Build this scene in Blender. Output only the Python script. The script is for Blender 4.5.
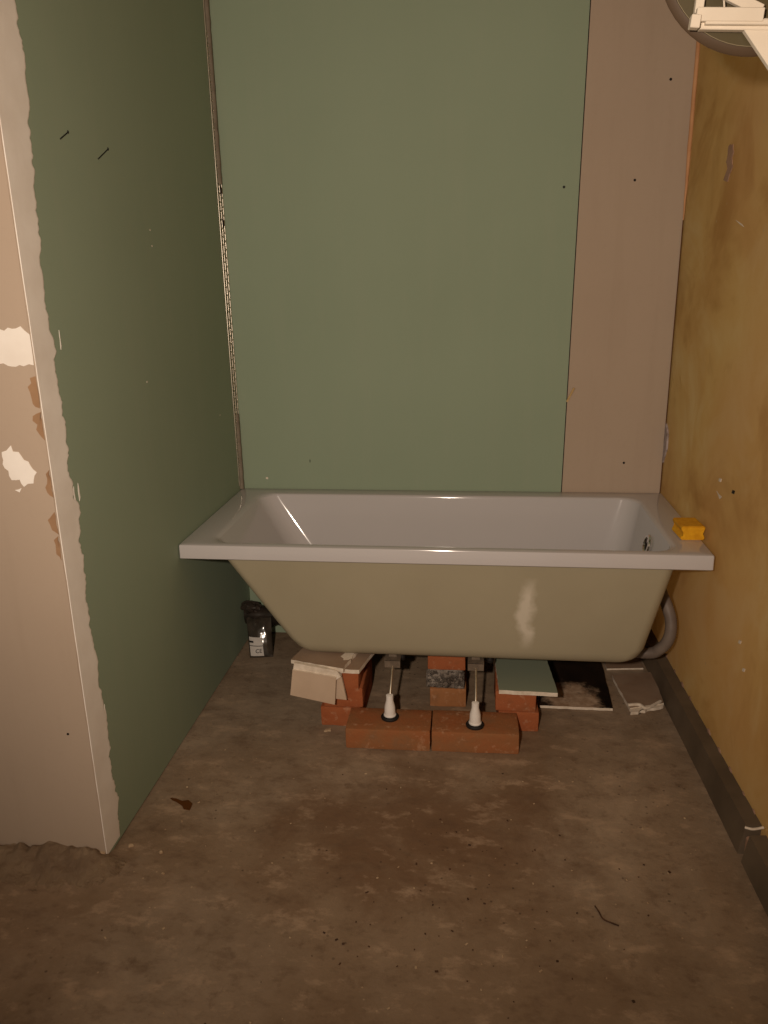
import bpy, bmesh, math, random
from mathutils import Vector, Matrix, noise
random.seed(7)
for o in list(bpy.data.objects): bpy.data.objects.remove(o)
scn = bpy.context.scene
COL = scn.collection
# ---------------------------------------------------------------- camera
F, PITCH, YAW, ROLL = 777.3, 0.2894, 0.1216, -0.0200
CAM = Vector((0.8551, -2.6938, 1.3064))
fw = Vector((-math.sin(YAW)*math.cos(PITCH), math.cos(YAW)*math.cos(PITCH), -math.sin(PITCH)))
rt0 = Vector((math.cos(YAW), math.sin(YAW), 0)); up0 = rt0.cross(fw)
rt = rt0*math.cos(ROLL) + up0*math.sin(ROLL); up = up0*math.cos(ROLL) - rt0*math.sin(ROLL)
cd = bpy.data.cameras.new('camera'); cam = bpy.data.objects.new('camera', cd); COL.objects.link(cam)
cd.sensor_fit = 'VERTICAL'; cd.sensor_height = 36; cd.sensor_width = 27; cd.lens = F/1024*36
cd.clip_start = 0.02
cam.matrix_world = Matrix(((rt.x, up.x, -fw.x, CAM.x), (rt.y, up.y, -fw.y, CAM.y), (rt.z, up.z, -fw.z, CAM.z), (0, 0, 0, 1)))
scn.camera = cam
# ---------------------------------------------------------------- world, lamp, exposure
w = bpy.data.worlds.new('world'); scn.world = w; w.use_nodes = True
bg = w.node_tree.nodes['Background']
bg.inputs[0].default_value = (1.0, 0.80, 0.60, 1); bg.inputs[1].default_value = 0.22
# handheld torch beside the camera: a soft-edged cone aimed at the tub
ld = bpy.data.lights.new('torch', 'SPOT'); ld.energy = 143; ld.color = (1.0, 0.82, 0.66); ld.shadow_soft_size = 0.03
ld.spot_size = math.radians(110); ld.spot_blend = 1.0
lamp = bpy.data.objects.new('torch', ld); COL.objects.link(lamp); lamp.location = (0.64, -2.85, 1.42)
lamp.rotation_euler = (Vector((0.60, 0.0, 1.16)) - lamp.location).to_track_quat('-Z', 'Y').to_euler()
vs = scn.view_settings
scn.display_settings.display_device = 'sRGB'
vs.view_transform = 'Standard'; vs.look = 'None'; vs.exposure = 0.0; vs.gamma = 1.0; vs.use_curve_mapping = False

def ray(u, v): return fw + rt*((u-384)/F) - up*((v-512)/F)
def ony(u, v, y): d = ray(u, v); return CAM + d*((y-CAM.y)/d.y)
def onx(u, v, x): d = ray(u, v); return CAM + d*((x-CAM.x)/d.x)
def onz(u, v, z=0): d = ray(u, v); return CAM + d*((z-CAM.z)/d.z)

# ---------------------------------------------------------------- materials
def lin(c): return tuple(((x/255)/12.92 if x/255 <= .04045 else ((x/255+.055)/1.055)**2.4) for x in c) + (1,)
class NT:
    def __init__(s, name, rough=.8, spec=.3, metal=0):
        s.m = bpy.data.materials.new(name); s.m.use_nodes = True
        s.t = s.m.node_tree; s.b = s.t.nodes['Principled BSDF']
        s.b.inputs['Roughness'].default_value = rough; s.b.inputs['Metallic'].default_value = metal
        s.b.inputs['Specular IOR Level'].default_value = spec
        s.tc = s.t.nodes.new('ShaderNodeTexCoord'); s.co = s.tc.outputs['Object']
    def n(s, ty, **k):
        x = s.t.nodes.new(ty)
        for a, b in k.items(): setattr(x, a, b)
        return x
    def link(s, a, b): s.t.links.new(a, b)
    def mapping(s, scale=(1, 1, 1), loc=(0, 0, 0), rot=(0, 0, 0), co=None):
        m = s.n('ShaderNodeMapping'); m.inputs['Scale'].default_value = scale; m.inputs['Location'].default_value = loc
        m.inputs['Rotation'].default_value = rot; s.link(co or s.co, m.inputs['Vector']); return m.outputs[0]
    def noise(s, scale, detail=4, rough=.55, vec=None, dist=0):
        x = s.n('ShaderNodeTexNoise'); x.inputs['Scale'].default_value = scale; x.inputs['Detail'].default_value = detail
        x.inputs['Roughness'].default_value = rough; x.inputs['Distortion'].default_value = dist
        s.link(vec or s.co, x.inputs['Vector']); return x.outputs['Fac']
    def ramp(s, fac, stops):
        r = s.n('ShaderNodeValToRGB'); e = r.color_ramp.elements
        while len(e) < len(stops): e.new(.5)
        for i, (p, c) in enumerate(stops): e[i].position = p; e[i].color = c if len(c) == 4 else lin(c)
        s.link(fac, r.inputs[0]); return r.outputs[0]
    def fr(s, fac, a, b, lo=0, hi=1):
        r = s.n('ShaderNodeMapRange'); r.inputs[1].default_value = a; r.inputs[2].default_value = b
        r.inputs[3].default_value = lo; r.inputs[4].default_value = hi; s.link(fac, r.inputs[0]); return r.outputs[0]
    def math(s, op, a, b=None):
        x = s.n('ShaderNodeMath', operation=op)
        for i, v in enumerate((a, b)):
            if v is None: continue
            if isinstance(v, (int, float)): x.inputs[i].default_value = v
            else: s.link(v, x.inputs[i])
        return x.outputs[0]
    def mix(s, fac, a, b, mode='MIX'):
        x = s.n('ShaderNodeMix', data_type='RGBA', blend_type=mode)
        if isinstance(fac, (int, float)): x.inputs[0].default_value = fac
        else: s.link(fac, x.inputs[0])
        for i, v in ((6, a), (7, b)):
            if isinstance(v, tuple): x.inputs[i].default_value = v if len(v) == 4 else lin(v)
            else: s.link(v, x.inputs[i])
        return x.outputs[2]
    def col(s, c):
        if isinstance(c, tuple): s.b.inputs['Base Color'].default_value = lin(c)
        else: s.link(c, s.b.inputs['Base Color'])
        return s
    def bump(s, h, strength=.3, dist=.002):
        x = s.n('ShaderNodeBump'); x.inputs['Strength'].default_value = strength; x.inputs['Distance'].default_value = dist
        s.link(h, x.inputs['Height']); s.link(x.outputs[0], s.b.inputs['Normal']); return s
def simple(name, c, c2=None, rough=.8, spec=.3, metal=0, scale=20, bump=0, bd=.002):
    t = NT(name, rough, spec, metal); n = t.noise(scale)
    t.col(t.ramp(n, [(.35, c), (.7, c2 or c)]))
    if bump: t.bump(t.noise(scale*4), bump, bd)
    return t.m
M = {}
def board_mat(name, a, b, streak):
    t = NT(name, .75, .25)
    big = t.noise(1.3, 3); fine = t.noise(60, 3); st = t.noise(3, 4, .6, t.mapping((6, 6, .5)))
    c = t.ramp(big, [(.3, a), (.72, b)])
    c = t.mix(t.fr(st, .5, .8, 0, .25), c, streak); c = t.mix(t.fr(fine, .55, .8, 0, .12), c, streak)
    t.col(c).bump(t.noise(220, 2), .05, .0006); return t.m
M['green'] = board_mat('green_board_paper', (136, 150, 128), (142, 156, 134), (150, 156, 136))
M['green_greyed'] = board_mat('greyed_green_paper', (122, 130, 112), (128, 136, 118), (136, 134, 116))  # darker, greyer variant of the green board paper, for the offcut
M['pale'] = board_mat('pale_board_paper', (166, 148, 130), (174, 156, 138), (152, 134, 116))
def concrete():
    t = NT('concrete_floor', .7, .35)
    n1 = t.noise(1.2, 6, .6, None, .6); n2 = t.noise(4.5, 8, .68, None, .4); n3 = t.noise(26, 5, .65)
    c = t.ramp(n2, [(.28, (124, 106, 86)), (.5, (146, 128, 108)), (.75, (170, 150, 128))])
    c = t.mix(t.fr(n1, .42, .62, .65, 0), c, (122, 98, 74))
    # darker, soiled middle of the floor with its own blotchy outline
    sep = t.n('ShaderNodeSeparateXYZ'); t.link(t.co, sep.inputs[0])
    dx = t.math('MULTIPLY', t.math('SUBTRACT', sep.outputs[0], .72), 2.2); dy = t.math('MULTIPLY', t.math('ADD', sep.outputs[1], 1.08), 3.0)
    d2 = t.math('ADD', t.math('MULTIPLY', dx, dx), t.math('MULTIPLY', dy, dy))
    d2 = t.math('ADD', d2, t.math('MULTIPLY', t.math('SUBTRACT', n2, .5), 3.2))
    c = t.mix(t.fr(d2, .0, 1.1, .62, 0), c, (104, 74, 50))
    st = t.noise(9, 6, .7, t.mapping((1, 1.7, 1), rot=(0, 0, .25)))
    c = t.mix(t.fr(st, .53, .68, 0, .55), c, (98, 76, 58)); c = t.mix(t.fr(st, .32, .46, .5, 0), c, (186, 160, 134))
    c = t.mix(t.fr(n3, .58, .72, 0, .5), c, (88, 66, 48))
    v = t.n('ShaderNodeTexVoronoi'); v.inputs['Scale'].default_value = 34; t.link(t.co, v.inputs['Vector'])
    sp = t.math('MULTIPLY', t.fr(v.outputs['Distance'], .07, .13, 1, 0), t.fr(t.noise(2.1, 2), .5, .6))
    c = t.mix(t.math('MULTIPLY', sp, .6), c, (50, 36, 26))
    v2 = t.n('ShaderNodeTexVoronoi'); v2.inputs['Scale'].default_value = 21; t.link(t.mapping(loc=(3.3, 1.7, 0)), v2.inputs['Vector'])
    c = t.mix(t.fr(v2.outputs['Distance'], .03, .06, .4, 0), c, (206, 178, 146))
    t.col(c); t.link(t.fr(n2, .3, .7, .85, .5), t.b.inputs['Roughness'])
    t.bump(t.math('ADD', t.noise(14, 8, .7), t.math('MULTIPLY', n3, .4)), .5, .006); return t.m
M['floor'] = concrete()
def ochre():
    t = NT('ochre_plaster', .8, .25)
    s1 = t.noise(2.2, 5, .6, t.mapping((1, .9, .9)), .4); s2 = t.noise(4.5, 4, .6, t.mapping((1, .8, .8)), .5); s3 = t.noise(40, 4)
    c = t.ramp(s1, [(.30, (212, 172, 110)), (.5, (230, 198, 136)), (.66, (236, 210, 152)), (.8, (234, 198, 142))])
    c = t.mix(t.fr(s2, .52, .66, 0, .55), c, (240, 220, 172)); c = t.mix(t.fr(s2, .34, .48, .6, 0), c, (196, 152, 90))
    c = t.mix(t.fr(t.noise(1.1, 2), .5, .68, 0, .5), c, (222, 176, 122))
    c = t.mix(t.fr(s3, .66, .78, 0, .25), c, (214, 180, 126))
    v = t.n('ShaderNodeTexVoronoi'); v.inputs['Scale'].default_value = 9; t.link(t.co, v.inputs['Vector'])
    c = t.mix(t.fr(v.outputs['Distance'], .02, .045, .8, 0), c, (214, 190, 150))
    t.col(c); t.bump(t.math('ADD', s2, t.math('MULTIPLY', s3, .3)), .35, .004); return t.m
M['ochre'] = ochre()
M['plain'] = simple('plain_plaster', (176, 160, 144), (190, 172, 154), scale=3)
M['core'] = simple('gypsum_core', (222, 210, 194), (200, 186, 168), scale=60, bump=.3)
M['filler'] = simple('joint_filler', (236, 230, 222), (224, 216, 206), rough=.85, scale=9, bump=.25, bd=.001)
M['torn'] = simple('torn_brown_paper', (152, 120, 90), (140, 108, 80), scale=25)
M['mortar'] = simple('grey_mortar', (150, 140, 130), (92, 80, 70), scale=30, bump=.8, bd=.006)
M['dark'] = simple('dark_gap', (26, 20, 16), (34, 26, 20))
M['screw'] = simple('black_screw', (24, 20, 18), rough=.45, metal=.6)
M['orange_seal'] = simple('orange_foam_seal', (200, 152, 110), (182, 132, 92), scale=14, bump=.3)
M['skirt'] = simple('dark_skirting_paint', (86, 74, 60), (110, 95, 78), rough=.6, scale=6, bump=.15)
M['acrylic'] = simple('white_acrylic', (184, 180, 180), (187, 183, 183), rough=.10, spec=.5, scale=2)
def shell():
    t = NT('tub_backing', .5, .35)
    c = t.ramp(t.noise(3, 4), [(.3, (150, 141, 118)), (.7, (158, 149, 126))])
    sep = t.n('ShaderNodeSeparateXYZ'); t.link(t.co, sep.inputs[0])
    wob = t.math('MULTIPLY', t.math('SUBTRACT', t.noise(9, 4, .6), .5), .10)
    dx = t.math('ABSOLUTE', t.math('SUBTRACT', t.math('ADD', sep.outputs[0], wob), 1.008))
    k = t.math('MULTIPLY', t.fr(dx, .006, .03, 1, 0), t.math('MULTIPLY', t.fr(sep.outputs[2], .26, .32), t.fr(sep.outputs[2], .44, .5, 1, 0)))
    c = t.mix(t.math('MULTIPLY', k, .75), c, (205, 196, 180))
    c = t.mix(t.fr(t.noise(5, 5, .7, t.mapping((1, 1, .4))), .6, .75, 0, .3), c, (146, 132, 108))
    t.col(c); t.bump(t.noise(40), .1, .002); return t.m
M['shell'] = shell()
M['chrome'] = simple('chrome', (215, 212, 208), rough=.1, metal=1)
M['zinc'] = simple('galvanised_steel', (228, 220, 206), (206, 196, 180), rough=.36, metal=1, scale=50)
M['dull_steel'] = simple('dull_steel', (118, 104, 90), (92, 80, 68), rough=.65, spec=.3, scale=40)
M['white_plastic'] = simple('white_plastic', (226, 220, 214), rough=.4, spec=.4)
M['rubber'] = simple('black_rubber', (26, 22, 20), rough=.7)
def brick_mat(name, a, b, d):
    t = NT(name, .9, .15)
    oi = t.n('ShaderNodeObjectInfo')
    v = t.n('ShaderNodeVectorMath', operation='ADD'); t.link(t.co, v.inputs[0]); t.link(oi.outputs['Random'], v.inputs[1])
    c = t.ramp(t.noise(9, 5, .65, v.outputs[0]), [(.3, a), (.55, b), (.75, d)])
    c = t.mix(t.fr(t.noise(45, 4, .6, v.outputs[0]), .58, .72, 0, .5), c, (190, 150, 120))
    t.col(c); t.bump(t.noise(70, 6, .7, v.outputs[0]), .6, .004); return t.m
M['brick'] = brick_mat('red_clay_brick', (148, 82, 50), (158, 92, 58), (134, 86, 58))
M['brick_dusty'] = brick_mat('dusty_clay_brick', (152, 90, 54), (142, 96, 62), (124, 98, 74))
M['brick_brown'] = brick_mat('brown_clay_brick', (150, 100, 62), (160, 110, 72), (128, 92, 64))
def black_board():
    t = NT('black_stained_board', .55, .3)
    c = t.ramp(t.noise(8, 5), [(.4, (22, 16, 12)), (.8, (50, 36, 26))])
    sep = t.n('ShaderNodeSeparateXYZ'); t.link(t.co, sep.inputs[0])
    dx = t.math('MULTIPLY', t.math('SUBTRACT', sep.outputs[0], 1.175), 11); dy = t.math('MULTIPLY', t.math('ADD', sep.outputs[1], .43), 9)
    d = t.math('ADD', t.math('ADD', t.math('MULTIPLY', dx, dx), t.math('MULTIPLY', dy, dy)), t.math('MULTIPLY', t.math('SUBTRACT', t.noise(22, 5, .7), .5), 3))
    c = t.mix(t.fr(d, .4, 1.2, 1, 0), c, t.ramp(t.noise(40, 5), [(.3, (150, 120, 94)), (.7, (196, 172, 148))]))
    t.col(c); return t.m
M['black_board'] = black_board()
M['film'] = simple('dark_glossy_film', (54, 46, 40), (34, 29, 25), rough=.16, spec=.6, scale=14)
M['foil'] = simple('dark_foil', (70, 62, 54), (44, 38, 32), rough=.14, spec=.8, scale=30)
M['label'] = simple('pale_label', (196, 190, 184), (184, 178, 172), scale=40)
M['ink'] = simple('black_ink', (24, 22, 22))
M['hose'] = simple('grey_hose', (120, 108, 98), (104, 92, 84), rough=.5)
M['sponge'] = simple('yellow_sponge', (222, 164, 30), (204, 142, 22), rough=.95, scale=60, bump=.7, bd=.003)
M['white_metal'] = simple('white_painted_metal', (226, 216, 200), (214, 202, 184), rough=.45, spec=.4, scale=6)
M['dish'] = simple('grey_dish', (86, 68, 52), (78, 62, 46), rough=.6, spec=.4, scale=3)
M['dish_in'] = simple('olive_dish', (84, 74, 48), (74, 64, 40), rough=.45, spec=.4, scale=3)
M['dish_line'] = simple('dish_ring_line', (146, 134, 108), (130, 118, 94))
M['crumb'] = simple('plaster_crumb', (186, 164, 134), (150, 122, 94), scale=40, bump=.4)
M['crumb_dark'] = simple('dark_crumb', (58, 40, 28), (90, 62, 42), scale=40)
M['glue'] = simple('dried_brown_glue', (92, 52, 18), (78, 44, 16), rough=.35)
M['wood'] = simple('wood_sliver', (196, 168, 118), (176, 146, 98), scale=30)

# ---------------------------------------------------------------- helpers
def finish(name, bm, mat, parent=None, smooth=None, mats=None):
    me = bpy.data.meshes.new(name)
    bmesh.ops.recalc_face_normals(bm, faces=bm.faces); bm.to_mesh(me); bm.free()
    for m in (mats or [mat]): me.materials.append(M[m])
    if smooth is not None:
        for p in me.polygons: p.use_smooth = True
        me.set_sharp_from_angle(angle=math.radians(smooth))
    o = bpy.data.objects.new(name, me); COL.objects.link(o)
    if parent: o.parent = parent
    return o
def thing(name, label, cat, loc=(0, 0, 0), group=None, rz=0):
    o = bpy.data.objects.new(name, None); COL.objects.link(o); o.location = loc; o.rotation_euler.z = rz; o.empty_display_size = .05
    return tag(o, label, cat, group)
def tag(o, label, cat, group=None):
    o['label'] = label; o['category'] = cat
    if group: o['group'] = group
    return o
def struct(o, label=None, cat=None):
    o['kind'] = 'structure'
    if label: o['label'] = label; o['category'] = cat
    return o
def hang(o, parent):                       # parent while keeping the place
    o.parent = parent; o.matrix_parent_inverse = parent.matrix_basis.inverted() if parent.type != 'X' else Matrix(); return o
def box(bm, a, b, bevel=0, seg=1):
    r = bmesh.ops.create_cube(bm, size=1)['verts']
    a, b = Vector(a), Vector(b)
    for v in r: v.co = Vector([(a[i]+b[i])/2 + v.co[i]*(b[i]-a[i]) for i in range(3)])
    if bevel:
        es = list({e for v in r for e in v.link_edges})
        bmesh.ops.bevel(bm, geom=es, offset=bevel, segments=seg, affect='EDGES', profile=.6)
def boxo(name, a, b, mat, parent=None, bevel=0, seg=1, smooth=None):
    bm = bmesh.new(); box(bm, a, b, bevel, seg); return finish(name, bm, mat, parent, smooth)
def bar(bm, p, q, wd, th, side=Vector((0, 1, 0))):     # rectangular bar from p to q
    p, q = Vector(p), Vector(q); d = (q-p).normalized(); s = (side-d*side.dot(d)).normalized(); n = d.cross(s)
    vs_ = [bm.verts.new(e + s*(i*th/2) + n*(j*wd/2)) for e in (p, q) for i, j in ((-1, -1), (1, -1), (1, 1), (-1, 1))]
    for f in ((0, 1, 2, 3), (7, 6, 5, 4), (0, 4, 5, 1), (1, 5, 6, 2), (2, 6, 7, 3), (3, 7, 4, 0)): bm.faces.new([vs_[i] for i in f])
def tube(bm, pts, r, n=10, rfun=None, caps=True):
    pts = [Vector(p) for p in pts]; rings = []
    ref = Vector((0, 0, 1))
    for i, p in enumerate(pts):
        d = (pts[min(i+1, len(pts)-1)] - pts[max(i-1, 0)]).normalized()
        if abs(d.dot(ref)) > .95: ref = Vector((1, 0, 0)) if abs(d.x) < .9 else Vector((0, 1, 0))
        s = d.cross(ref).normalized(); t = s.cross(d); ref = t
        rr = rfun(i) if rfun else r
        rings.append([bm.verts.new(p + (s*math.cos(a) + t*math.sin(a))*rr) for a in [2*math.pi*k/n for k in range(n)]])
    for a, b in zip(rings, rings[1:]):
        for k in range(n): bm.faces.new((a[k], a[(k+1) % n], b[(k+1) % n], b[k]))
    if caps: bm.faces.new(rings[0][::-1]); bm.faces.new(rings[-1])
def lathe(bm, prof, c, n=24):              # prof: (r, z) around vertical axis at c
    rings = []
    for r, z in prof:
        rings.append([bm.verts.new((c[0]+r*math.cos(2*math.pi*k/n), c[1]+r*math.sin(2*math.pi*k/n), c[2]+z)) for k in range(n)])
    for a, b in zip(rings, rings[1:]):
        for k in range(n): bm.faces.new((a[k], a[(k+1) % n], b[(k+1) % n], b[k]))
    bm.faces.new(rings[0][::-1]); bm.faces.new(rings[-1])
def smooth_path(pts, n=8):
    pts = [Vector(p) for p in pts]; out = []
    P = [pts[0]*2-pts[1]] + pts + [pts[-1]*2-pts[-2]]
    for i in range(1, len(P)-2):
        for k in range(n):
            t = k/n; a, b, c, d = P[i-1:i+3]
            out.append(.5*((2*b) + (c-a)*t + (2*a-5*b+4*c-d)*t*t + (3*b-a-3*c+d)*t**3))
    return out + [pts[-1]]
def ragged(pts, jit, step):
    out = []
    for i, a in enumerate(pts):
        b = pts[(i+1) % len(pts)]; j = jit[i] if isinstance(jit, (list, tuple)) else jit
        a, b = Vector(a), Vector(b); L = (b-a).length; k = max(1, int(L/step)) if j else 1
        nrm = Vector((-(b-a).y, (b-a).x))/max(L, 1e-6)
        for q in range(k):
            p = a.lerp(b, q/k); e = 0 if (q == 0 and i == 0) else random.uniform(-j, j)*(1 if random.random() < .7 else 1.8)
            out.append(p + nrm*e)
    return out
def plate(bm, pts2, to3, t):               # extruded polygon; to3(p, depth)
    a = [bm.verts.new(to3(p, 0)) for p in pts2]; b = [bm.verts.new(to3(p, t)) for p in pts2]
    n = len(a); c = sum((Vector(p) for p in pts2), Vector((0, 0)))/n; ca, cb_ = bm.verts.new(to3(c, 0)), bm.verts.new(to3(c, t))
    for i in range(n):
        j = (i+1) % n; bm.faces.new((a[i], b[i], b[j], a[j])); bm.faces.new((ca, a[j], a[i])); bm.faces.new((cb_, b[i], b[j]))
def plateo(name, pts, to3, t, mat, parent=None):
    bm = bmesh.new(); plate(bm, pts, to3, t); return finish(name, bm, mat, parent)

# ================================================================ the room
XR, YC, YF, ZC = 1.4955, -1.248, -4.6, 2.5
SK = -.028                                   # the right wall opens slightly towards the room
def xr(y): return XR + SK*y
def fz(x, y):
    n = noise.noise(Vector((x*2.1, y*2.1, 3)))*.5+.5; n2 = noise.noise(Vector((x*9, y*9, 7)))*.5+.5
    z = -.004*n - .003*n2
    if y > -1.0: z *= max(.12, min(1, (-y-.8)/.2)) if y < -.8 else .12
    if x < .10:                              # spilt mortar along the foot of the pale board
        k = math.exp(-((y+1.262)/.045)**2)*max(0, min(1, (.05-x)/.06))
        z += k*(.014+.016*(noise.noise(Vector((x*26, y*26, 1)))*.5+.5)+.006*noise.noise(Vector((x*70, y*70, 1))))
    return z
bm = bmesh.new(); nx, ny = 190, 250; x0, x1, y0, y1 = -1.9, 1.8, YF, .15
g = []
for j in range(ny+1):
    tt = j/ny; y = y0 + (y1-y0)*(tt**.62)
    g.append([bm.verts.new((x0+(x1-x0)*i/nx, y, fz(x0+(x1-x0)*i/nx, y))) for i in range(nx+1)])
for j in range(ny):
    for i in range(nx): bm.faces.new((g[j][i], g[j][i+1], g[j+1][i+1], g[j+1][i]))
floor = struct(finish('floor', bm, 'floor', None, 60), 'stained brown concrete floor with dirt and crumbs', 'floor')
struct(boxo('ceiling', (-1.9, YF, ZC), (1.8, .15, ZC+.1), 'plain'), 'plain plaster ceiling above the tub alcove', 'ceiling')
# back wall: carrier plus boards
wb = struct(boxo('wall_back', (-.05, .0135, 0), (1.8, .15, ZC), 'dark'), 'back wall lined with one green and one pale plasterboard', 'wall')
def board(name, poly, y0, y1, mat, parent):
    bm = bmesh.new(); a = [bm.verts.new((x, y0, z)) for x, z in poly]; b = [bm.verts.new((x, y1, z)) for x, z in poly]
    bm.faces.new(a); bm.faces.new(b[::-1]); n = len(a)
    for i in range(n): bm.faces.new((a[i], b[i], b[(i+1) % n], a[(i+1) % n]))
    return finish(name, bm, mat, parent)
gp = board('plasterboard_panel', [(0, .004), (1.153, .004), (1.1545, .6), (1.1715, 2.1), (1.175, ZC-.002), (0, ZC-.002)], 0, .0125, 'green', wb)
gp['label'] = 'green moisture-resistant plasterboard sheet behind the bathtub'
pp = board('plasterboard_panel', [(1.1565, .004), (XR-.006, .004), (XR-.003, ZC-.002), (1.179, ZC-.002), (1.175, 2.1), (1.158, .6)], .003, .0125, 'pale', wb)
pp['label'] = 'narrow pale plasterboard strip beside the ochre wall'
for u, v in ((671, 79), (635, 180), (564, 187), (624, 463), (500, 705)):
    if v > 600: continue
    p = ony(u, v, .0)
    bm = bmesh.new(); r = bmesh.ops.create_cone(bm, cap_ends=True, segments=12, radius1=.0042, radius2=.0036, depth=.002)
    bmesh.ops.rotate(bm, verts=bm.verts, matrix=Matrix.Rotation(math.pi/2, 3, 'X')); bmesh.ops.translate(bm, verts=bm.verts, vec=(p.x, (.0 if p.x < 1.156 else .003)-.0008, p.z))
    finish('screw', bm, 'screw', wb)
# small white crater and short dark nick low on the green sheet
for (u, v), mt, rr in (((267, 478), 'core', .007), ((310, 461), 'ink', .004)):
    p = ony(u, v, 0)
    pts = [Vector((p.x+rr*random.uniform(.5, 1)*math.cos(a)*(.45 if mt == 'ink' else 1), p.z+rr*random.uniform(.6, 1.1)*math.sin(a)*(2 if mt == 'ink' else .7))) for a in [k*math.pi/5 for k in range(10)]]
    plateo('nick', pts, lambda q, d: (q.x, -.0008+d, q.y), .001, mt, wb)
# joint seal at the right end of the back wall: orange above, dark crack below
bm = bmesh.new(); pth = []
for k in range(40):
    z = 1.47 + (ZC-.003-1.47)*k/39; pth.append((XR-.004+.001*noise.noise(Vector((z*20, 0, 0))), -.001, z))
tube(bm, pth, .006, 8, lambda i: max(.0015, min(.0065, .002+i*.0006))); finish('joint_seal', bm, 'orange_seal', wb, 60)
bm = bmesh.new(); pth = [(XR-.0045+.0012*noise.noise(Vector((z*.05, 5, 0))), .0, .59+.02*z) for z in range(45)]
tube(bm, pth, .0014, 6); finish('joint_crack', bm, 'glue', wb)
# left wall (end of a partition): green side sheet, pale front sheet
wl = struct(boxo('wall_left', (-1.9, YC+.0125, 0), (-.0125, .15, ZC), 'plain'), 'partition end with green side and pale front, white filler on the corner', 'wall')
g2 = boxo('plasterboard_panel', (-.0125, YC+.0128, .003), (0, -.0005, ZC-.002), 'green', wl); g2['label'] = 'green plasterboard on the side of the partition'
p2 = boxo('plasterboard_panel', (-1.9, YC, .003), (0, YC+.0122, ZC-.002), 'pale', wl); p2['label'] = 'pale plasterboard facing the room'
# ragged white filler along the outside corner (lies on the green side)
edge = [(-1.150, 2.48), (-1.150, 1.95), (-1.142, 1.80), (-1.136, 1.70), (-1.150, 1.60), (-1.162, 1.50), (-1.170, 1.40), (-1.184, 1.28), (-1.172, 1.20), (-1.178, 1.14), (-1.170, 1.04), (-1.180, .95), (-1.176, .87),
        (-1.158, .855), (-1.172, .78), (-1.178, .66), (-1.184, .58), (-1.172, .50), (-1.178, .42), (-1.166, .34), (-1.172, .25), (-1.176, .18), (-1.166, .12), (-1.176, .03)]
prof = []
for a, b in zip(edge, edge[1:]):
    n = max(2, int((a[1]-b[1])/.005))
    for k in range(n):
        t = k/n; z = a[1]+(b[1]-a[1])*t; y = a[0]+(b[0]-a[0])*t
        prof.append(Vector((y + .010*noise.noise(Vector((0, 3, z*24))) + .007*noise.noise(Vector((0, 9, z*70))) + .009*max(0, noise.noise(Vector((0, 21, z*45)))-.15) + .003*noise.noise(Vector((0, 5, z*190))), z)))
prof.append(Vector((-1.178, .012)))
bm = bmesh.new(); last = None
for q in prof:
    vv = [bm.verts.new(p) for p in ((-.0005, YC-.0012, q.y), (.0014, YC-.0012, q.y), (.0012, q.x-.004, q.y), (.0004, q.x, q.y), (-.0005, q.x, q.y))]
    if last:
        for i in range(5): bm.faces.new((last[i], last[(i+1) % 5], vv[(i+1) % 5], vv[i]))
    else: bm.faces.new(vv)
    last = vv
bm.faces.new(last[::-1])
finish('corner_filler', bm, 'filler', wl)
bm = bmesh.new(); pth = [(-.0015+.0012*noise.noise(Vector((0, z*.6, 1))), YC-.0005, .02+z*.03) for z in range(82)]
tube(bm, pth, .0025, 6, lambda i: .0014+.0012*noise.noise(Vector((i*.7, 0, 2)))); finish('corner_filler', bm, 'pale', wl, 60)
# little specks of filler torn loose on the green side
for (u, v, l, wd) in ((60, 340, .020, .002), (75, 500, .03, .004), (79, 492, .02, .003), (105, 712, .02, .004), (110, 800, .02, .004)):
    p = onx(u, v, 0)
    plateo('filler_speck', ragged([(p.y-wd, p.z-l), (p.y+wd, p.z-l*.6), (p.y+wd*.3, p.z+l), (p.y-wd*.6, p.z+l*.5)], .001, .01), lambda q, d: (-.0005+d, q.x, q.y), .0012, 'filler', wl)
# filler patches and torn paper on the pale front
def front(px): return [Vector((ony(u, v, YC).x, ony(u, v, YC).z)) for u, v in px]
for px, mt, j in (([(-40, 327), (0, 328), (20, 328), (34, 335), (35, 366), (24, 366), (8, 364), (-40, 366)], 'filler', .003),
                  ([(2, 452), (10, 447), (22, 456), (36, 472), (34, 484), (24, 487), (20, 480), (12, 480), (4, 468)], 'filler', .003),
                  ([(15, 490), (22, 488), (20, 492)], 'filler', .001),
                  ([(30, 378), (38, 376), (40, 408), (32, 404), (29, 392)], 'torn', .003),
                  ([(33, 416), (41, 412), (46, 440), (38, 434)], 'torn', .003),
                  ([(46, 474), (50, 470), (54, 498), (46, 492)], 'torn', .002),
                  ([(48, 520), (55, 512), (59, 534), (52, 530)], 'torn', .002), ([(54, 540), (58, 536), (62, 560), (57, 554)], 'torn', .002)):
    pts = ragged(front(px), j, .008)
    for p in pts: p.x = min(p.x, -.003)
    plateo('filler_patch' if mt == 'filler' else 'torn_paper', pts, lambda q, d: (q.x, YC-.0010+d, q.y), .0012, mt, wl)
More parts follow.
